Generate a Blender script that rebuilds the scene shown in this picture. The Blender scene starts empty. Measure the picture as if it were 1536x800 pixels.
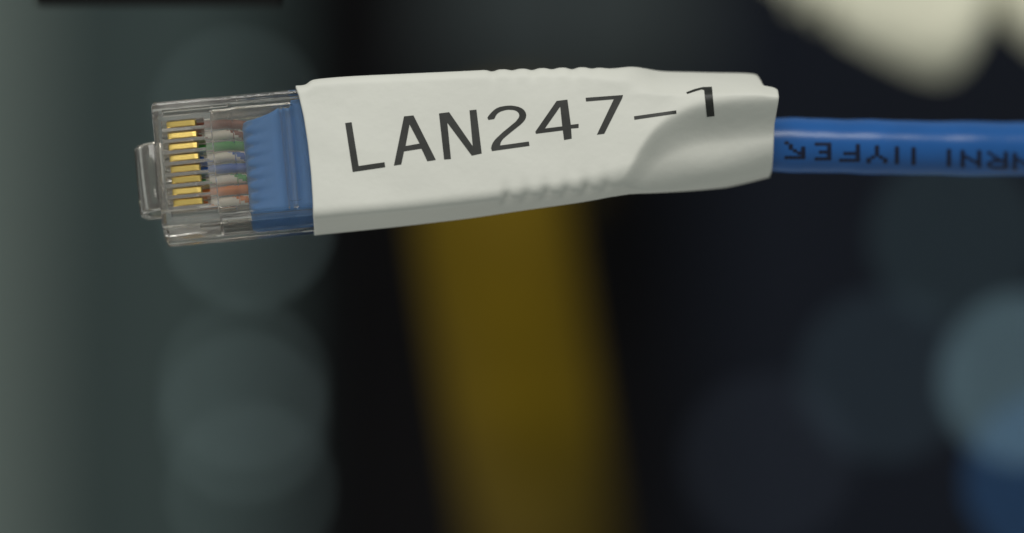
import bpy, bmesh, math, random
from mathutils import Vector, Matrix
from mathutils.bvhtree import BVHTree
from mathutils.geometry import tessellate_polygon

random.seed(7)
MM = 0.001
sc = bpy.context.scene
C = sc.collection
R = math.radians

# ------------------------------------------------------------------ camera
DIST, PXMM = 400.0, 17.2            # subject distance in mm, photo pixels per mm on the subject plane
cam_d = bpy.data.cameras.new('camera')
cam = bpy.data.objects.new('camera', cam_d); C.objects.link(cam)
cam.location = (0, -DIST*MM, 0); cam.rotation_euler = (R(90), 0, 0)
cam_d.sensor_width = 36.0
cam_d.lens = 36.0*DIST/(1536/PXMM)
cam_d.clip_start = 0.01; cam_d.clip_end = 20
cam_d.dof.use_dof = True
cam_d.dof.focus_distance = (DIST+0.2)*MM
cam_d.dof.aperture_fstop = cam_d.lens/20.0
sc.camera = cam

# ------------------------------------------------------------------ world, lamps, exposure
w = bpy.data.worlds.new('World'); sc.world = w; w.use_nodes = True
bg = w.node_tree.nodes['Background']
bg.inputs[0].default_value = (0.93, 1.0, 0.95, 1); bg.inputs[1].default_value = 0.285

def area(name, loc, target, sx, sy, power, col):
    l = bpy.data.lights.new(name, 'AREA'); l.shape = 'RECTANGLE'; l.size = sx; l.size_y = sy
    l.energy = power; l.color = col
    o = bpy.data.objects.new(name, l); C.objects.link(o)
    o.location = loc
    o.rotation_euler = (Vector(target)-Vector(loc)).to_track_quat('-Z', 'Y').to_euler()
    o['kind'] = 'helper'
    return o
area('ceiling_lamp', (0.0, -0.50, 0.56), (0, 0, 0), 1.1, 0.22, 4.5, (1.0, 0.985, 0.94))

area('added_rim_light', (-0.26, 0.22, -0.34), (-0.02, 0, 0), 0.25, 0.12, 0.28, (1.0, 0.96, 0.88))  # added unseen rim light: glints on plug edges, fill under the sleeve

vs = sc.view_settings
vs.view_transform = 'Standard'; vs.look = 'None'; vs.gamma = 1; vs.exposure = 0.0
vs.use_curve_mapping = False
cy = sc.cycles
cy.use_denoising = True
cy.max_bounces = 20; cy.transmission_bounces = 18; cy.glossy_bounces = 8; cy.diffuse_bounces = 4
cy.transparent_max_bounces = 16
cy.use_adaptive_sampling = False

# ------------------------------------------------------------------ helpers
def P(px, py, Y=0.0):
    """photo pixel at depth Y (mm behind the subject plane) -> world point in mm"""
    s = (DIST+Y)/DIST/PXMM
    return Vector(((px-768)*s, Y, (400-py)*s))

# frame of the plug: x along the cable axis from the nose, y away from the viewer, z across the contacts
ROT = (Matrix.Rotation(R(-5.4), 3, 'Y') @ Matrix.Rotation(R(3.0), 3, 'Z') @ Matrix.Rotation(R(-12.0), 3, 'X'))
ORG = P(234.5, 247.5, -1.5)
def W(p): return ROT @ Vector(p) + ORG                   # plug frame -> world, mm
RI = ROT.transposed()
def L(p): return RI @ (Vector(p)-ORG)
def loc(px, py, yl=0.0):
    """point of the plug frame's plane y = yl seen at that photo pixel"""
    a = L((0, -DIST, 0)); b = L(P(px, py, 0)); d = b-a
    return a + d*((yl-a.y)/d.y)

def lerp_tab(tab, x):
    if x <= tab[0][0]: return tab[0][1]
    for (x0, y0), (x1, y1) in zip(tab, tab[1:]):
        if x <= x1:
            t = (x-x0)/(x1-x0); return y0+(y1-y0)*t
    return tab[-1][1]
def smooth_tab(tab, x):
    """monotone-ish cubic through the table"""
    if x <= tab[0][0]: return tab[0][1]
    if x >= tab[-1][0]: return tab[-1][1]
    for i in range(len(tab)-1):
        x0, y0 = tab[i]; x1, y1 = tab[i+1]
        if x <= x1:
            def m(k):
                if k <= 0 or k >= len(tab)-1: 
                    k0 = max(0, min(k, len(tab)-2)); return (tab[k0+1][1]-tab[k0][1])/(tab[k0+1][0]-tab[k0][0])
                return (tab[k+1][1]-tab[k-1][1])/(tab[k+1][0]-tab[k-1][0])
            h = x1-x0; t = (x-x0)/h; m0, m1 = m(i)*h, m(i+1)*h
            return (2*t**3-3*t*t+1)*y0+(t**3-2*t*t+t)*m0+(-2*t**3+3*t*t)*y1+(t**3-t*t)*m1
def sstep(a, b, x):
    t = max(0.0, min(1.0, (x-a)/(b-a))); return t*t*(3-2*t)

def empty(name, loc_mm=(0, 0, 0)):
    o = bpy.data.objects.new(name, None); C.objects.link(o); o.location = Vector(loc_mm)*MM
    o.empty_display_size = 0.005
    return o
def link(name, me, mat, parent=None, smooth=True):
    if mat is not None and not me.materials: me.materials.append(mat)
    if smooth is not None:
        me.polygons.foreach_set('use_smooth', [smooth]*len(me.polygons))
    o = bpy.data.objects.new(name, me); C.objects.link(o)
    if parent is not None: o.parent = parent
    return o
def from_bm(name, bm, mat, parent=None, smooth=False):
    bmesh.ops.recalc_face_normals(bm, faces=bm.faces)
    me = bpy.data.meshes.new(name); bm.to_mesh(me); bm.free()
    return link(name, me, mat, parent, smooth)
def tag(o, label, cat=None, group=None, kind=None):
    o['label'] = label
    if cat: o['category'] = cat
    if group: o['group'] = group
    if kind: o['kind'] = kind
    return o
def box_bm(x0, x1, y0, y1, z0, z1, bev=0.0, seg=2, bm=None):
    """box in mm, stored in metres"""
    bm = bm or bmesh.new()
    g = bmesh.ops.create_cube(bm, size=1.0)
    vsx = g['verts']
    for v in vsx:
        v.co = Vector((x0 if v.co.x < 0 else x1, y0 if v.co.y < 0 else y1, z0 if v.co.z < 0 else z1))*MM
    if bev:
        es = list({e for v in vsx for e in v.link_edges})
        bmesh.ops.bevel(bm, geom=es, offset=bev*MM, segments=seg, affect='EDGES', profile=0.5)
    return bm
def tube_bm(pts, radius, n=24, cap=True, bm=None):
    """round tube along points (mm); radius a number or function of the index fraction"""
    bm = bm or bmesh.new()
    rings = []
    up = Vector((0.13, 0.2, 1)).normalized()
    for i, p in enumerate(pts):
        p = Vector(p)
        a = Vector(pts[max(0, i-1)]); b = Vector(pts[min(len(pts)-1, i+1)])
        t = (b-a).normalized()
        if abs(t.dot(up)) > 0.95: up = Vector((0, 1, 0.1)).normalized()
        s = t.cross(up).normalized(); u = s.cross(t).normalized(); up = u
        r = radius(i/(len(pts)-1)) if callable(radius) else radius
        rings.append([bm.verts.new((p + (s*math.cos(2*math.pi*k/n)+u*math.sin(2*math.pi*k/n))*r)*MM) for k in range(n)])
    for a, b in zip(rings, rings[1:]):
        for k in range(n):
            bm.faces.new((a[k], a[(k+1) % n], b[(k+1) % n], b[k]))
    if cap:
        bm.faces.new(rings[0][::-1]); bm.faces.new(rings[-1])
    return bm
def curve_pts(ctrl, n=60):
    """Catmull-Rom through control points"""
    ctrl = [Vector(c) for c in ctrl]
    out = []
    q = [2*ctrl[0]-ctrl[1]] + ctrl + [2*ctrl[-1]-ctrl[-2]]
    per = max(2, n//(len(ctrl)-1))
    for i in range(1, len(q)-2):
        for k in range(per):
            t = k/per
            a, b, c, d = q[i-1], q[i], q[i+1], q[i+2]
            out.append(0.5*((2*b)+(c-a)*t+(2*a-5*b+4*c-d)*t*t+(-a+3*b-3*c+d)*t**3))
    out.append(ctrl[-1])
    return out

# ------------------------------------------------------------------ materials
def mat(name, col, rough=0.5, metal=0.0, ior=1.45, noise=None, bump=None, coat=0.0, spec=None, sss=0.0):
    m = bpy.data.materials.new(name); m.use_nodes = True
    nt = m.node_tree; b = nt.nodes['Principled BSDF']
    b.inputs['Base Color'].default_value = (*col, 1); b.inputs['Roughness'].default_value = rough
    b.inputs['Metallic'].default_value = metal; b.inputs['IOR'].default_value = ior
    b.inputs['Coat Weight'].default_value = coat
    if spec is not None: b.inputs['Specular IOR Level'].default_value = spec
    if sss:
        b.inputs['Subsurface Weight'].default_value = sss
        b.inputs['Subsurface Radius'].default_value = (1, 0.9, 0.7); b.inputs['Subsurface Scale'].default_value = 0.0006
    tc = nt.nodes.new('ShaderNodeTexCoord')
    if noise:
        scale, amt = noise
        n = nt.nodes.new('ShaderNodeTexNoise'); n.inputs['Scale'].default_value = scale; n.inputs['Detail'].default_value = 5
        nt.links.new(tc.outputs['Object'], n.inputs['Vector'])
        r = nt.nodes.new('ShaderNodeMapRange')
        r.inputs['From Min'].default_value = 0.3; r.inputs['From Max'].default_value = 0.7
        r.inputs['To Min'].default_value = 1-amt; r.inputs['To Max'].default_value = 1+amt
        nt.links.new(n.outputs['Fac'], r.inputs['Value'])
        mx = nt.nodes.new('ShaderNodeMix'); mx.data_type = 'RGBA'; mx.blend_type = 'MULTIPLY'
        mx.inputs['Factor'].default_value = 1.0
        mx.inputs['A'].default_value = (*col, 1)
        nt.links.new(r.outputs['Result'], mx.inputs['B'])
        nt.links.new(mx.outputs['Result'], b.inputs['Base Color'])
    if bump:
        scale, st, dist = bump
        n = nt.nodes.new('ShaderNodeTexNoise'); n.inputs['Scale'].default_value = scale; n.inputs['Detail'].default_value = 4
        nt.links.new(tc.outputs['Object'], n.inputs['Vector'])
        bp = nt.nodes.new('ShaderNodeBump'); bp.inputs['Strength'].default_value = st; bp.inputs['Distance'].default_value = dist
        nt.links.new(n.outputs['Fac'], bp.inputs['Height']); nt.links.new(bp.outputs['Normal'], b.inputs['Normal'])
    return m
def emit(name, col, strength):
    m = bpy.data.materials.new(name); m.use_nodes = True
    b = m.node_tree.nodes['Principled BSDF']
    b.inputs['Base Color'].default_value = (0.1, 0.1, 0.1, 1)
    b.inputs['Emission Color'].default_value = (*col, 1); b.inputs['Emission Strength'].default_value = strength
    return m
def clear_plastic(name, comb=0.86, clear=0.968):
    m = bpy.data.materials.new(name); m.use_nodes = True
    nt = m.node_tree; b = nt.nodes['Principled BSDF']
    b.inputs['Base Color'].default_value = (0.96, 0.925, 0.875, 1)
    b.inputs['Roughness'].default_value = 0.05; b.inputs['IOR'].default_value = 1.50
    tc = nt.nodes.new('ShaderNodeTexCoord');
    sx = nt.nodes.new('ShaderNodeSeparateXYZ'); nt.links.new(tc.outputs['Object'], sx.inputs[0])
    rp = nt.nodes.new('ShaderNodeValToRGB'); rp.color_ramp.elements[0].position = 0.0
    cr = rp.color_ramp; cr.elements[0].color = (0.955,)*3+(1,); cr.elements[1].position = 1.0; cr.elements[1].color = (0.972,)*3+(1,)
    for p_, v_ in ((0.05, min(clear, 0.92)), (0.12, comb), (0.42, comb), (0.55, min(clear, 0.955)), (0.70, min(clear, 0.955)), (0.78, clear)):
        el = cr.elements.new(p_); el.color = (v_,)*3+(1,)          # frosted mould finish around the contact comb
    mr = nt.nodes.new('ShaderNodeMapRange'); mr.inputs['From Min'].default_value = 0.0; mr.inputs['From Max'].default_value = 0.0105
    nt.links.new(sx.outputs['X'], mr.inputs['Value']); nt.links.new(mr.outputs['Result'], rp.inputs['Fac'])
    nt.links.new(rp.outputs['Color'], b.inputs['Transmission Weight'])
    n = nt.nodes.new('ShaderNodeTexNoise')
    n.inputs['Scale'].default_value = 900; n.inputs['Detail'].default_value = 3
    nt.links.new(tc.outputs['Object'], n.inputs['Vector'])
    bp = nt.nodes.new('ShaderNodeBump'); bp.inputs['Strength'].default_value = 0.12; bp.inputs['Distance'].default_value = 0.0002
    nt.links.new(n.outputs['Fac'], bp.inputs['Height']); nt.links.new(bp.outputs['Normal'], b.inputs['Normal'])
    return m
M = dict(
    sleeve=mat('white_shrink_tubing', (0.70, 0.697, 0.64), 0.5, bump=(900, 0.14, 0.0003), noise=(90, 0.035), sss=0.0),
    ink=mat('printed_ink', (0.018, 0.019, 0.016), 0.42, noise=(1800, 0.25)),
    blue=mat('blue_jacket', (0.010, 0.098, 0.34), 0.27, spec=0.62, bump=(260, 0.12, 0.0006), noise=(300, 0.06)),
    blue_boot=mat('blue_boot_rubber', (0.085, 0.27, 0.64), 0.5, bump=(600, 0.1, 0.0003)),
    blue_ink=mat('cable_ink', (0.002, 0.006, 0.03), 0.4),
    gold=mat('gold_plating', (0.88, 0.64, 0.20), 0.24, metal=1.0, bump=(2500, 0.12, 0.0001)),
    clear=clear_plastic('clear_polycarbonate'),
    rail_highlight=clear_plastic('rail_highlight_plastic', 0.80, 0.84),
    w_brown=mat('brown_insulation', (0.20, 0.055, 0.03), 0.45),
    w_white=mat('white_insulation', (0.70, 0.68, 0.62), 0.45),
    w_green=mat('green_insulation', (0.035, 0.30, 0.06), 0.45),
    w_blue=mat('blue_insulation', (0.03, 0.12, 0.45), 0.45),
    w_orange=mat('orange_insulation', (0.62, 0.19, 0.035), 0.45),
    yellow=mat('yellow_sheath', (0.142, 0.092, 0.004), 0.75, spec=0.12, noise=(28, 0.28), bump=(120, 0.1, 0.001)),
    black=mat('black_plastic', (0.006, 0.006, 0.006), 0.6, spec=0.15, bump=(300, 0.1, 0.0005)),
    gland=mat('dark_gland_plastic', (0.022, 0.020, 0.017), 0.7, spec=0.1, bump=(300, 0.1, 0.0005)),
    post=mat('light_grey_paint', (0.25, 0.295, 0.275), 0.7, spec=0.15, noise=(30, 0.04)),
    patch=mat('slate_paint', (0.078, 0.092, 0.097), 0.7, spec=0.1, noise=(40, 0.08)),
    cream=mat('cream_rubber', (0.76, 0.74, 0.59), 0.6, spec=0.3, noise=(55, 0.16), bump=(90, 0.8, 0.006)),
    panel=mat('grey_green_paint', (0.090, 0.122, 0.122), 0.7, spec=0.15, noise=(30, 0.05), bump=(500, 0.1, 0.0004)),
    dark_panel=mat('dark_navy_paint', (0.018, 0.021, 0.032), 0.8, spec=0.08, noise=(30, 0.08)),
    wall=mat('dark_room_wall', (0.030, 0.028, 0.031), 0.9, spec=0.05, noise=(8, 0.1)),
    screw=mat('zinc', (0.45, 0.45, 0.44), 0.35, metal=1.0),
)

# ================================================================== SETTING
wb = box_bm(-1500, 1500, 1500, 1520, -900, 1000)
tag(from_bm('wall', wb, M['wall']), 'dark unlit wall closing off the space behind the cables', kind='structure')

# ================================================================== the labelled network cable
cable = empty('network_cable', ORG)
cable.rotation_euler = ROT.to_euler()
tag(cable, 'blue network cable with clear gold-pinned plug and white sleeve printed LAN247-1', 'network cable')

# ---- plug body: clear shell with cavity, contact slots, side grooves and crimp recesses
NZ = [ (3.5-i)*1.003 for i in range(8)]            # contact rows, top to bottom
BW, BT, BL = 5.68, 6.6, 21.0
def apply_bool(bm_base, cutters, adders=()):
    me = bpy.data.meshes.new('tmp'); bmesh.ops.recalc_face_normals(bm_base, faces=bm_base.faces); bm_base.to_mesh(me); bm_base.free()
    o = bpy.data.objects.new('tmp', me); C.objects.link(o)
    tmp = []
    for k, cb in enumerate(list(adders)+list(cutters)):
        bmesh.ops.recalc_face_normals(cb, faces=cb.faces)
        m2 = bpy.data.meshes.new('tmpc'); cb.to_mesh(m2); cb.free()
        c = bpy.data.objects.new('tmpc', m2); C.objects.link(c); tmp.append(c)
        md = o.modifiers.new('b', 'BOOLEAN'); md.operation = 'UNION' if k < len(adders) else 'DIFFERENCE'; md.solver = 'EXACT'; md.object = c
    dg = bpy.context.evaluated_depsgraph_get()
    res = bpy.data.meshes.new_from_object(o.evaluated_get(dg))
    for t in tmp+[o]:
        d = t.data; bpy.data.objects.remove(t); bpy.data.meshes.remove(d)
    return res
body = box_bm(0, BL, 0, BT, -BW, BW, 0.38, 3)
cuts = []
cuts.append(box_bm(5.0, 30, 1.05, 5.6, -4.75, 4.75, 0.25, 2))                     # cable cavity
for z in NZ:
    cuts.append(box_bm(0.72, 4.45, -1, 1.75, z-0.345, z+0.345, 0.05, 1))              # contact slot
    cuts.append(box_bm(3.2, 5.3, 1.45, 2.75, z-0.45, z+0.45, 0.12, 2))               # wire channel
for s in (-1, 1):
    cuts.append(box_bm(0.9, 6.6, -1, 0.55, s*4.55-0.28, s*4.55+0.28, 0.1, 2))       # side groove by the comb
    cuts.append(box_bm(7.4, 20.0, -1, 0.35, s*5.05-0.16, s*5.05+0.16, 0.06, 1))     # rail line
cuts.append(box_bm(11.2, 12.3, -1, 0.55, -4.3, 4.3, 0.2, 2))                        # strain-relief crimp
cuts.append(box_bm(6.55, 6.95, -1, 0.4, -4.3, 4.9, 0.08, 1))                        # second crimp
flanges = [box_bm(0.25, 20.5, 5.3, 6.45, s*5.2-0.8, s*5.2+0.8, 0.2, 2) for s in (-1, 1)]      # shoulder rails low on both sides
for fb in flanges:                                          # their viewer-side face leans slightly upwards
    for v in fb.verts:
        if v.co.y < 5.9*MM and v.co.z < 0: v.co.y -= 0.24*max(0, (-v.co.z/MM-5.4)/0.6)*MM
pm = apply_bool(body, cuts, flanges)
pm.materials.clear()
plug = link('plug', pm, M['clear'], cable, smooth=False)
pm.materials.append(M['rail_highlight'])
for f in pm.polygons:                                        # shoulder rails: bright highlight put into the material as a paler haze
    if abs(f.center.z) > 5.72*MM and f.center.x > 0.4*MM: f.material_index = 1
plug['label'] = 'clear plastic modular plug with eight contact slots'

# latch on the far side: a tongue that loops out past the nose and runs back under the body
prof = [(0.5, 5.0), (-0.6, 5.05), (-1.35, 5.35), (-1.72, 6.0), (-1.72, 6.9), (-1.3, 7.5), (-0.3, 7.75), (4, 8.1), (8, 8.5), (12.2, 8.9),
        (12.2, 9.8), (8, 9.4), (3.5, 8.95), (-0.5, 8.55), (-1.9, 8.25), (-2.6, 7.3), (-2.6, 5.8), (-2.0, 4.75), (-0.9, 4.2), (0.5, 4.15)]
prof = [(x*0.78+0.1, y*0.93) if x < 1 else (x, y*0.95) for x, y in prof]
def latch_bm():
    bm = bmesh.new()
    zs = [-3.1, 3.1]
    a = [bm.verts.new((x*MM, y*MM, zs[0]*MM)) for x, y in prof]
    b = [bm.verts.new((x*MM, y*MM, zs[1]*MM)) for x, y in prof]
    n = len(prof)
    bm.faces.new(a); bm.faces.new(b[::-1])
    for i in range(n): bm.faces.new((a[i], b[i], b[(i+1) % n], a[(i+1) % n]))
    bmesh.ops.recalc_face_normals(bm, faces=bm.faces)
    es = [e for e in bm.edges if len({round(v.co.z, 6) for v in e.verts}) == 1]
    bmesh.ops.bevel(bm, geom=es, offset=0.28*MM, segments=3, affect='EDGES', profile=0.5)
    return bm
from_bm('latch', latch_bm(), M['clear'], plug, smooth=True)

# gold contacts: one mesh, eight objects
def contact_bm():
    bm = bmesh.new()
    pr = [(1.18, 1.55), (1.18, 0.42), (1.30, 0.24), (1.55, 0.17), (3.35, 0.14), (3.66, 0.20), (3.80, 0.40), (3.80, 1.9), (2.4, 1.9)]
    a = [bm.verts.new((x*MM, y*MM, -0.275*MM)) for x, y in pr]
    b = [bm.verts.new((x*MM, y*MM, 0.275*MM)) for x, y in pr]
    n = len(pr)
    bm.faces.new(a); bm.faces.new(b[::-1])
    for i in range(n): bm.faces.new((a[i], b[i], b[(i+1) % n], a[(i+1) % n]))
    bmesh.ops.recalc_face_normals(bm, faces=bm.faces)
    es = [e for e in bm.edges if len({round(v.co.z, 7) for v in e.verts}) == 1]
    bmesh.ops.bevel(bm, geom=es, offset=0.07*MM, segments=2, affect='EDGES', profile=0.5)
    bmesh.ops.recalc_face_normals(bm, faces=bm.faces)
    return bm
cme = bpy.data.meshes.new('contact'); cb = contact_bm(); cb.to_mesh(cme); cb.free(); cme.materials.append(M['gold'])
for i, z in enumerate(NZ):
    o = link('contact', cme, None, plug, smooth=False)
    o.location = (random.uniform(-0.02, 0.02)*MM, random.uniform(-0.02, 0.03)*MM, z*MM)
    o.rotation_euler = (R(random.uniform(-3, 3)), 0, R(random.uniform(-0.5, 0.5)))

# eight wire ends, brown pair uppermost
WC = ['w_brown', 'w_white', 'w_green', 'w_white', 'w_blue', 'w_white', 'w_orange', 'w_white']
WS = [None, 'w_brown', None, 'w_blue', None, 'w_green', None, 'w_orange']
WN = ['brown', 'white and brown', 'green', 'white and blue', 'blue', 'white and green', 'orange', 'white and orange']
for i, z in enumerate(NZ):
    zz = z*0.93-0.1
    pts = curve_pts([(3.4, 2.1, z), (4.9, 2.1, z), (6.6, 1.95+random.uniform(-.1, .2), z+random.uniform(-.06, .06)), (8.6, 2.5, zz), (10.5, 3.0, zz*0.9)], 24)
    bm = tube_bm(pts, 0.41, 12)
    o = from_bm('wire', bm, M[WC[i]], plug, smooth=True)
    o['label'] = WN[i]+' insulated wire end'
    if WS[i]:                                           # spiral stripe of the paired colour
        me = o.data; me.materials.append(M[WS[i]])
        for k, f in enumerate(me.polygons):
            if len(f.vertices) == 4:
                ring, side = divmod(k, 12)
                if (side+ring) % 12 in (0, 1, 2): f.material_index = 1

# blue strain-relief boot inside the plug, running back under the sleeve
def rrect(hz, hy, r, n):
    """rounded rectangle outline, n points evenly spaced by arc length; starts mid front, goes towards +z"""
    r = min(r, hz*0.999, hy*0.999)
    segs = []
    def line(a, b): segs.append(('l', a, b, math.dist(a, b)))
    def arc(c, a0, a1): segs.append(('a', c, a0, abs(a1-a0)*r, a1))
    # coordinates (z, y), y negative = towards the viewer
    line((0, -hy), (hz-r, -hy)); arc((hz-r, -hy+r), -math.pi/2, 0)
    line((hz, -hy+r), (hz, hy-r)); arc((hz-r, hy-r), 0, math.pi/2)
    line((hz-r, hy), (-hz+r, hy)); arc((-hz+r, hy-r), math.pi/2, math.pi)
    line((-hz, hy-r), (-hz, -hy+r)); arc((-hz+r, -hy+r), math.pi, 1.5*math.pi)
    line((-hz+r, -hy), (0, -hy))
    tot = sum(s[3] for s in segs)
    out = []
    for k in range(n):
        d = tot*k/n
        for s in segs:
            if d <= s[3] or s is segs[-1]:
                t = min(1, d/s[3]) if s[3] > 1e-9 else 0
                if s[0] == 'l': out.append((s[1][0]+(s[2][0]-s[1][0])*t, s[1][1]+(s[2][1]-s[1][1])*t))
                else:
                    a = s[2]+(s[4]-s[2])*t; out.append((s[1][0]+r*math.cos(a), s[1][1]+r*math.sin(a)))
                break
            d -= s[3]
    return out
def loft_bm(rows, n=48, cap=True):
    """rows of (x, zc, yc, hz, hy, r) in mm"""
    bm = bmesh.new(); rings = []
    for (x, zc, yc, hz, hy, r) in rows:
        rings.append([bm.verts.new((x*MM, (yc+y)*MM, (zc+z)*MM)) for z, y in rrect(hz, hy, r, n)])
    for a, b in zip(rings, rings[1:]):
        for k in range(n): bm.faces.new((a[k], a[(k+1) % n], b[(k+1) % n], b[k]))
    if cap: bm.faces.new(rings[0][::-1]); bm.faces.new(rings[-1])
    return bm
def bz(x, ztop, zbot, yf, yb, r): return (x, (ztop+zbot)/2, (yf+yb)/2, (ztop-zbot)/2, (yb-yf)/2, r)
rows = [bz(7.72, 3.0, -4.6, 1.9, 4.8, 0.5), bz(7.85, 3.3, -4.85, 1.1, 5.4, 0.5), bz(8.2, 3.4, -4.95, 0.85, 5.6, 0.5), bz(8.8, 3.5, -4.98, 0.82, 5.65, 0.5), bz(9.4, 3.65, -5.0, 0.8, 5.7, 0.5), bz(10.2, 3.9, -5.0, 0.8, 5.7, 0.5),
        bz(11.0, 4.3, -5.0, 0.78, 5.7, 0.5), bz(11.15, 4.3, -4.9, 1.25, 5.7, 0.5), bz(11.35, 4.45, -5.0, 0.78, 5.7, 0.5), bz(11.6, 4.5, -4.9, 1.15, 5.7, 0.5), bz(11.95, 4.5, -4.9, 1.15, 5.7, 0.5), bz(12.15, 4.85, -5.0, 0.78, 5.7, 0.5), bz(14, 4.95, -5.0, 0.76, 5.7, 0.5),
        (20.5, 0, 3.3, 4.9, 2.3, 0.8), (27, -0.2, 3.2, 4.6, 2.2, 1.0), (36, -0.7, 3.2, 4.2, 2.2, 1.4), (41, -1.2, 3.6, 3.0, 2.0, 1.9)]
bbm = loft_bm(rows, 150)
for v in bbm.verts:                                        # wire ends pressing through the front of the boot
    x, y, z = v.co/MM
    if 7.8 < x < 9.3 and y < 1.6:
        v.co.y += 0.45*MM*(0.5-0.5*math.cos(2*math.pi*(z-NZ[0])/1.003))**2*sstep(9.3, 8.1, x)
from_bm('boot', bbm, M['blue_boot'], cable, smooth=True)['label'] = 'blue strain-relief boot seen through the clear plug'

# ---- white shrink sleeve
def to_tab(pts, yl):
    return sorted((lambda p: (p.x, p.z))(loc(px, py, yl(px) if callable(yl) else yl)) for px, py in pts)
T_PX = [(440, 129), (458, 126.5), (467, 120.5), (480, 118), (530, 114), (600, 110.5), (700, 106), (740, 104), (820, 101), (890, 98.5), (920, 99),
        (950, 103.5), (985, 106.5), (1050, 105.5), (1110, 105), (1130, 106), (1145, 109), (1180, 112)]
F_PX = [(440, 331), (470, 328), (600, 315.5), (700, 305), (800, 293), (900, 282), (960, 272), (1000, 266), (1100, 249), (1180, 229)]
YF = -0.38
ZT = to_tab(T_PX, lambda px: YF+0.7+2.9*sstep(922, 965, px)); ZB = to_tab(F_PX, YF)
TH = [(13, 7.5), (21, 7.3), (27, 7.0), (33, 6.4), (39, 5.7), (41, 6.0), (43, 7.0), (46, 8.2), (50, 9.6), (56, 9.8)]
RC = [(13, 0.9), (30, 1.0), (36, 1.2), (40, 1.7), (46, 2.4)]
FY = [(13, YF), (39.5, YF), (43, YF+0.1), (46, YF+0.5), (56, YF+0.9)]
TERM = sorted([(928, 285), (945, 255), (962, 225), (985, 196), (1015, 176), (1050, 163), (1100, 155), (1170, 151)])   # crest of the fold
RIDG = sorted([(955, 310), (985, 283), (1020, 264), (1060, 247), (1110, 231), (1170, 221)])                            # second swelling
def px_of(p):
    wpt = W(p); s = (DIST+wpt.y)/DIST/PXMM
    return 768+wpt.x/s, 400-wpt.z/s
RIB0, RIBP = loc(758, 288, YF).x, (loc(908, 272, YF).x-loc(758, 288, YF).x)/5
RIBA = [0.27, 0.20, 0.26, 0.22, 0.29, 0.19, 0.2]
NS, NV = 230, 176
def section(x, v):
    zt, zb = smooth_tab(ZT, x), smooth_tab(ZB, x)
    th = lerp_tab(TH, x); yf = smooth_tab(FY, x); r = smooth_tab(RC, x)
    hz, hy = (zt-zb)/2, th/2
    z, y = rr_cache(hz, hy, r)[v]
    return (zt+zb)/2+z, yf+hy+y, hz, hy, z, y
_c = {}
def rr_cache(hz, hy, r):
    k = (round(hz, 4), round(hy, 4), round(r, 4))
    if k not in _c: _c[k] = rrect(hz, hy, r, NV)
    return _c[k]
LEFT = sorted((lambda p: (p.z, p.x))(loc(px, py, YF)) for px, py in [(443.5, 127.5), (449, 145), (456, 175), (462, 215), (467, 260), (469.5, 300), (470.5, 335)])
RIGHT = sorted((lambda p: (p.z, p.x))(loc(px, py, 2.9 if py < 129 else (1.6 if py < 140 else 0.8))) for px, py in [(1126, 104), (1136, 107.5), (1139, 114), (1142, 127.5), (1145, 129.6), (1161, 131.5), (1165.5, 136), (1167.5, 150), (1164, 180), (1164.5, 215), (1165.5, 245), (1165, 258), (1160, 266)])
def lin(tab, x): return lerp_tab(tab, x)
NOISE = [(random.uniform(0.15, 0.5), random.uniform(0.2, 0.7), random.uniform(0, 6.28), random.uniform(0.01, 0.03)) for _ in range(10)]
def sleeve_pt(s, v):
    z0 = section(13.5, v)[0]; z1 = section(54.0, v)[0]
    xs, xe = lin(LEFT, z0), lin(RIGHT, z1)
    x = xs+(xe-xs)*s
    zz, yy, hz, hy, z, y = section(x, v)
    front = sstep(0.1*hy, -0.55*hy, y); frontw = sstep(0.75*hy, -0.8*hy, y)                     # 1 on the side towards the viewer
    px, py = px_of((x, yy, zz))
    # ribs of the boot underneath, strongest along the two long edges
    ph = (x-RIB0)/RIBP
    win = sstep(-0.75, 0.0, ph)*sstep(6.1, 5.2, ph)
    edge = math.exp(-((hz-abs(z))/1.1)**2)*(1.0 if z < 0 else 0.55)+0.05
    dip = (0.5+0.5*math.cos(2*math.pi*ph))**1.6
    ribd = RIBA[max(0, min(6, round(ph)))]*win*dip*edge
    nl = math.hypot(z/hz, y/hy) or 1
    zz -= math.copysign(ribd*0.75*front*math.exp(-((hz-abs(z))/0.9)**2), z)
    yy += front*ribd
    # flattened tail: pinched flap above, fold, swelling over the cable
    tail = sstep(930, 1000, px)
    if tail > 0:
        k = (zz-smooth_tab(ZT, x)+3.0)/3.0                 # 0 .. 1 over the uppermost 3 mm
        k = max(0, min(1, k))
        yc = yf_c = smooth_tab(FY, x)+hy
        yy = yy+(yc+0.5-yy)*tail*0.55*k**1.2
    if px > 905:
        cx = smooth_tab(TERM, px); d = (py-cx)/PXMM       # mm below the crest of the fold
        on = sstep(905, 985, px)*frontw
        drop = 2.7*sstep(-0.5, 2.7, d)+0.74*0.5*math.log1p(math.exp(min(40, (d-2.2)/0.5)))
        rd = (py-smooth_tab(RIDG, px))/PXMM
        swell = 0.20*sstep(955, 1070, px)*math.exp(-(rd/(1.15 if rd < 0 else 1.7))**2)
        crest = 0.25*sstep(960, 1060, px)*math.exp(-((d+0.5)/1.0)**2)
        dsp = drop-swell-crest; lim = 1.0*hy
        yy += on*(lim*math.tanh(dsp/lim) if dsp > 0 else dsp)
    # slight unevenness of the shrunk film
    und = sum(a*math.sin(x*f1*2+zz*f2*2+ph0) for f1, f2, ph0, a in NOISE)
    yy += und*front*(0.25+0.5*sstep(850, 1000, px))
    # lips at both cut ends
    yy += -0.10*front*math.exp(-((x-xs)/0.35)**2)
    return Vector((x, yy, zz))
bm = bmesh.new()
grid = []
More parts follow.
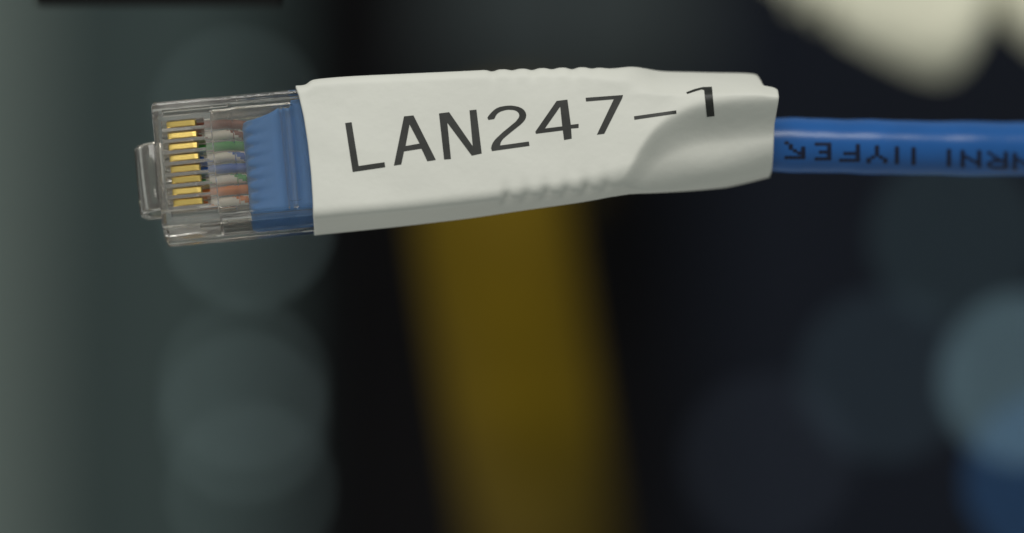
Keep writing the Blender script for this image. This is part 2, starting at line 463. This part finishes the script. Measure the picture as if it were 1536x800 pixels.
for i in range(NS+1):
    s = i/NS
    grid.append([bm.verts.new(sleeve_pt(s, v)*MM) for v in range(NV)])
for i in range(NS):
    for v in range(NV):
        bm.faces.new((grid[i][v], grid[i][(v+1) % NV], grid[i+1][(v+1) % NV], grid[i+1][v]))
bmesh.ops.recalc_face_normals(bm, faces=bm.faces)
me = bpy.data.meshes.new('label_sleeve'); bm.to_mesh(me)
bvh = BVHTree.FromBMesh(bm); bm.free()
sleeve = link('label_sleeve', me, M['sleeve'], cable, smooth=True)
md = sleeve.modifiers.new('film', 'SOLIDIFY'); md.thickness = 0.30*MM; md.offset = -1
sleeve['label'] = 'white shrink sleeve printed LAN247-1 with a crumpled open end'

# ---- lettering, printed on the sleeve
def crop(ox, oy, pts): return [(ox+x/7.275, oy+y/7.275) for x, y in pts]
GLYPHS = [
 ('L', [crop(505, 160, [(93,182),(163,172),(240,650),(522,608),(530,662),(175,715)])]),
 ('A', [crop(505, 160, [(735,108),(838,98),(1082,583),(990,598),(925,460),(735,490),(705,632),(625,645)]),
        crop(505, 160, [(795,195),(905,405),(752,432)])]),
 ('N', [crop(650, 140, [(62,222),(172,208),(430,580),(395,188),(470,180),(528,658),(420,682),(152,322),(192,718),(118,724)])]),
 ('2', [crop(650, 140, [(590,268),(605,244),(630,215),(660,186),(690,165),(728,150),(770,142),(810,137),(850,136),(892,141),(930,150),(965,165),(990,185),(1008,212),(1014,240),(1010,266),(1000,290),(978,318),(950,345),
        (880,400),(800,465),(766,495),(745,520),(733,546),(728,572),(1042,528),(1050,575),(640,632),(630,600),(637,570),(650,540),(668,514),(690,490),(760,425),(840,360),(900,310),(930,270),(938,250),(938,235),(930,215),(915,200),(895,189),(870,183),(820,180),(788,184),(760,192),
        (733,201),(710,215),(693,230),(680,250),(665,282),(600,292)])]),
 ('4', [crop(795, 125, [(290,195),(408,180),(445,455),(530,445),(530,488),(448,495),(455,605),(372,620),(358,515),(65,552),(58,530)]),
        crop(795, 125, [(330,255),(352,472),(162,495)])]),
 ('7', [crop(795, 125, [(607,160),(1015,130),(1005,165),(810,552),(730,562),(915,175),(612,200)])]),
 ('-', [crop(940, 115, [(80,435),(540,370),(542,405),(84,472)])]),
 ('1', [crop(940, 115, [(650,175),(740,140),(830,118),(930,115),(958,430),(875,440),(845,150),(820,143),(750,162),(662,192)])]),
]
cam_l = L((0, -DIST, 0))
def on_sleeve(px, py):
    d = (L(P(px, py, 0))-cam_l).normalized()
    hit, nrm, idx, dist = bvh.ray_cast(cam_l*MM, d)
    if hit is None: return None
    if nrm.dot(d) > 0: nrm = -nrm
    return hit + nrm*0.035*MM
NAMES = {'-': 'dash'}
for ch, loops in GLYPHS:
    gb = bmesh.new()
    lp = [[Vector((x, y, 0)) for x, y in l] for l in loops]
    flat = [v for l in lp for v in l]
    bv = [gb.verts.new(v) for v in flat]
    for t in tessellate_polygon(lp): gb.faces.new([bv[i] for i in t])
    xs = [v.x for v in flat]; ys = [v.y for v in flat]
    for lo, hi, nrm in ((min(xs), max(xs), (1, 0, 0)), (min(ys), max(ys), (0, 1, 0))):
        q = math.floor(lo/3.0)*3.0+3.0
        while q < hi:
            bmesh.ops.bisect_plane(gb, geom=gb.verts[:]+gb.edges[:]+gb.faces[:], dist=1e-5, plane_co=Vector(nrm)*q, plane_no=nrm)
            q += 3.0
    for v in gb.verts:
        h = on_sleeve(v.co.x, v.co.y); v.co = h if h is not None else v.co*0
    o = from_bm('printed_character', gb, M['ink'], sleeve, smooth=True)
    o['label'] = 'printed dark grey character '+NAMES.get(ch, ch)

# ---- blue cable leaving the sleeve
CY = 7.2
ctrl = [loc(1030, 219, 7.2), loc(1080, 217, CY), loc(1165, 217.5, CY), loc(1260, 219.5, CY+0.8), loc(1380, 222, CY+2.6), loc(1536, 223.5, CY+5.5), loc(1720, 222, CY+10), loc(2000, 212, CY+18), loc(2400, 190, CY+32)]
cpts = curve_pts(ctrl, 160)
def crad(t): return 2.44+0.03*math.sin(t*47)+0.02*math.sin(t*91+1)
jk = from_bm('jacket', tube_bm(cpts, crad, 48), M['blue'], cable, smooth=True)
jk['label'] = 'blue cable jacket with upside-down dot-matrix print'
# dot-matrix print: 5 x 7 characters, inverted as seen, turning under the cable
G5 = {
 'a': ["1....", "01...", ".1..1", "..1.1", "...11", "....1", "11111"],
 'e': [".1111", "....1", "....1", "..111", "....1", "....1", ".1111"],
 'f': ["....1", "....1", "....1", ".1111", "....1", "....1", "11111"],
 'y': ["..1..", "..1..", "..1..", "..1..", ".1.1.", "1...1", "1...1"],
 'i': ["..1..", "..1..", "..1..", "..1..", "..1..", "..1..", "..1.."],
 'n': ["1...1", "1...1", "11..1", "1.1.1", "1..11", "1...1", "1...1"],
 'r': ["1...1", ".1..1", "..1.1", ".1111", "1...1", "1...1", ".1111"],
}
jb = BVHTree.FromPolygons([v.co.copy() for v in jk.data.vertices], [list(p.vertices) for p in jk.data.polygons])
CH = [('a', 1180), ('e', 1219), ('f', 1262), ('y', 1303), ('i', 1333), ('i', 1358), ('i', 1411), ('n', 1444), ('r', 1484), ('n', 1522), ('e', 1560)]
pb = bmesh.new()
for ch, x0 in CH:
    for r_, row in enumerate(G5[ch]):
        for c_, b_ in enumerate(row):
            if b_ != '1': continue
            cx = x0+c_*6.2; cyy = 209+r_*4.7+(x0-1180)*0.03
            cyy = 214.5+(x0-1180)*0.05+r_*4.2-0.09*r_*r_
            ring = []
            for k in range(8):
                a = 2*math.pi*k/8
                px, py = cx+3.8*math.cos(a), cyy+2.9*math.sin(a)
                d = (L(P(px, py, 0))-cam_l).normalized()
                hit, nrm, idx, dist = jb.ray_cast(cam_l*MM, d)
                if hit is None: ring = None; break
                if nrm.dot(d) > 0: nrm = -nrm
                ring.append(hit+nrm*0.02*MM)
            if ring: pb.faces.new([pb.verts.new(q) for q in ring])
po = from_bm('printed_dots', pb, M['blue_ink'], jk, smooth=False)
po['kind'] = 'stuff'; po['label'] = 'dark blue dot-matrix print along the jacket'

# ================================================================== things behind
# black rail just above the plug
rb = box_bm(-11, 11.5, -1.2, 1.2, 0, 34, 0.25, 2)
rail = from_bm('rack_rail', rb, M['black'])
rail.location = P(232, 9, 24)*MM
tag(rail, 'black flat metal rail edge above the clear plug', 'rail')

# yellow cable hanging behind the sleeve from a black gland
yc = empty('yellow_cable', P(735, 330, 140))
tag(yc, 'thick yellow cable hanging behind the white printed sleeve', 'cable')
base = P(735, 330, 140)
ypts = curve_pts([q-base for q in (P(812, 232, 1188), P(800, 236, 800), P(775, 240, 430), P(752, 250, 240), P(738, 290, 175), P(742, 345, 158), P(766, 500, 160), P(790, 650, 172), P(813, 800, 215), P(850, 1100, 270), P(900, 1600, 290))], 130)
from_bm('sheath', tube_bm(ypts, 9.5, 48), M['yellow'], yc, smooth=True)
def lathe_bm(profile, n=40, facets=None):
    bm = bmesh.new(); rings = []
    for z, r in profile:
        rings.append([bm.verts.new((r*math.cos(2*math.pi*k/n)*MM, r*math.sin(2*math.pi*k/n)*MM, z*MM)) for k in range(n)])
    for a, b in zip(rings, rings[1:]):
        for k in range(n): bm.faces.new((a[k], a[(k+1) % n], b[(k+1) % n], b[k]))
    bm.faces.new(rings[0][::-1]); bm.faces.new(rings[-1])
    return bm
gl = empty('cable_gland', P(812, 232, 1188))
gl.rotation_euler = (R(90), 0, 0)
tag(gl, 'dark plastic cable gland where the thick yellow cable enters the slate panel', 'cable gland')
from_bm('clamp_nut', lathe_bm([(2, 11.2), (2, 13), (-2, 15), (-8, 15.5)], 40), M['gland'], gl, smooth=True)
from_bm('shank', lathe_bm([(-8.1, 18), (-11.5, 18)], 6), M['gland'], gl, smooth=False)

# two cream cable boots up beside the blue cable
def sq(c): return math.copysign(abs(c)**0.6, c)
def cream_boot(tip, direction, length, half, label, flat=0.55):
    e = empty('cable_boot', tip)
    d = Vector(direction).normalized()
    yv = Vector((0, 1, -0.55)); yv = (yv-d*yv.dot(d)).normalized(); xv = yv.cross(d)
    e.rotation_euler = Matrix((xv, yv, d)).transposed().to_euler()
    rows = [(0, .25), (.5, .55), (1.5, .78), (3.2, .93), (6, 1.0), (10, 1.02), (16, .98), (24, .9), (26, .86), (27, .7), (28.5, .7), (29.5, .84), (31, .82), (32, .66), (33.5, .66), (34.5, .8), (36, .78), (37, .6), (46, .45)]
    bm = bmesh.new(); rings = []; n = 40
    for t, r in rows:
        rings.append([bm.verts.new((half*r*sq(math.cos(2*math.pi*k/n))*MM, half*flat*r*sq(math.sin(2*math.pi*k/n))*MM, t*length/46*MM)) for k in range(n)])
    for a, b in zip(rings, rings[1:]):
        for k in range(n): bm.faces.new((a[k], a[(k+1) % n], b[(k+1) % n], b[k]))
    bm.faces.new(rings[0][::-1]); bm.faces.new(rings[-1])
    from_bm('boot_shell', bm, M['cream'], e, smooth=True)
    pts = curve_pts([(0, 0, length*0.97), (0, 0, length+15), (3, 5, length+45), (8, 20, length+90)], 24)
    from_bm('cable_tail', tube_bm(pts, 2.6, 20), M['cream'], e, smooth=True)
    tag(e, label, 'cable boot')
    return e
cream_boot(P(1474, 42, 120), (-0.91, 0.12, 0.36), 27, 7.4, 'large cream rubber boot hanging above the blue cable')
cream_boot(P(1524, 42, 125), (0.72, 0.15, 0.66), 40, 8.0, 'smaller cream rubber boot tilted away beside the large one')

# equipment with status lights, far out of focus
def led_mesh(rad):
    bm = bmesh.new()
    bmesh.ops.create_uvsphere(bm, u_segments=16, v_segments=8, radius=rad*MM)
    return bm
def equipment(name, Y, x0, x1, z0, z1, depth, m, leds, label, cat, screws, rad=3.4):
    e = empty(name, (0, Y, z0)); 
    bm = box_bm(x0, x1, 0, depth, 0, z1-z0, 1.5, 2)
    from_bm('housing', bm, m, e)
    for (px, py, col, st) in leds:
        p = P(px, py, Y)
        s = from_bm('bezel_ring', lathe_bm([(-1.2, rad+1), (0.3, rad+1), (0.3, rad+0.1)], 20), M['black'], e, smooth=False)
        s.rotation_euler = (R(90), 0, 0); s.location = Vector((p.x, 0, p.z-z0))*MM
        l = from_bm('status_light', led_mesh(rad), emit('led_light', col, st), e, smooth=True)
        l.location = Vector((p.x, -0.4, p.z-z0))*MM; l.scale = (1, 0.6, 1)
    for (x, z) in screws:
        s = from_bm('screw', lathe_bm([(-0.5, 3.2), (1.2, 3.2), (1.6, 2.4)], 16), M['screw'], e)
        s.rotation_euler = (R(90), 0, 0); s.location = Vector((x, 0, z-z0))*MM
    tag(e, label, cat)
    return e
LT = (0.62, 0.85, 0.85)
equipment('equipment_cabinet', 1200, -420, P(388, 0, 1200).x, -330, 330, 180, M['panel'],
    [(355, 170, LT, 1.0), (372, 336, LT, 1.7), (366, 578, LT, 1.0), (366, 628, LT, 1.1), (376, 735, LT, 1.0)],
    'grey-green equipment cabinet face with a column of dim status lights behind the plug', 'cabinet', [(-400, 300), (-400, -300)])
equipment('network_switch', 1200, P(1052, 0, 1200).x, 430, -330, 120, 160, M['dark_panel'],
    [(1150, 690, (0.40, 0.58, 0.95), 0.10), (1325, 565, (0.38, 0.72, 0.95), 0.21), (1432, 355, (0.40, 0.78, 0.90), 0.24),
     (1540, 570, (0.52, 0.86, 1.0), 1.30), (1575, 720, (0.08, 0.36, 0.90), 0.95)],
    'dark navy network switch with dim blue and teal status lights below the blue cable', 'network switch', [(400, 100), (400, -300)], 7.5)

pp = equipment('patch_panel', 1200, P(660, 0, 1200).x, P(1045, 0, 1200).x, 62, 330, 120, M['patch'], [],
    'slate grey panel that the yellow cable runs back to', 'panel', [(-5, 300), (45, 300)])
for r_ in range(3):
    for c_ in range(3):
        o = from_bm('port', box_bm(-7, 7, -0.8, 3, -6, 6, 0.6, 1), M['black'], pp)
        o.location = Vector((P(760+c_*90, 0, 1200).x, 0, 90+r_*60))*MM
rp_ = empty('rack_post', (0, 1150, -330))
tag(rp_, 'light grey rack post standing in front of the grey-green cabinet', 'post')
x1 = P(28, 0, 1150).x
from_bm('post_face', box_bm(x1-60, x1, 0, 3, 0, 660, 0.8, 2), M['post'], rp_)
from_bm('post_flange', box_bm(x1-3, x1, 3.05, 40, 0, 660, 0.8, 2), M['post'], rp_)
for k in range(22):
    o = from_bm('square_hole', box_bm(-4.7, 4.7, -0.3, 0.2, -4.7, 4.7, 0.1, 1), M['black'], rp_)
    o.location = Vector((x1-40, 0, 15+k*30))*MM
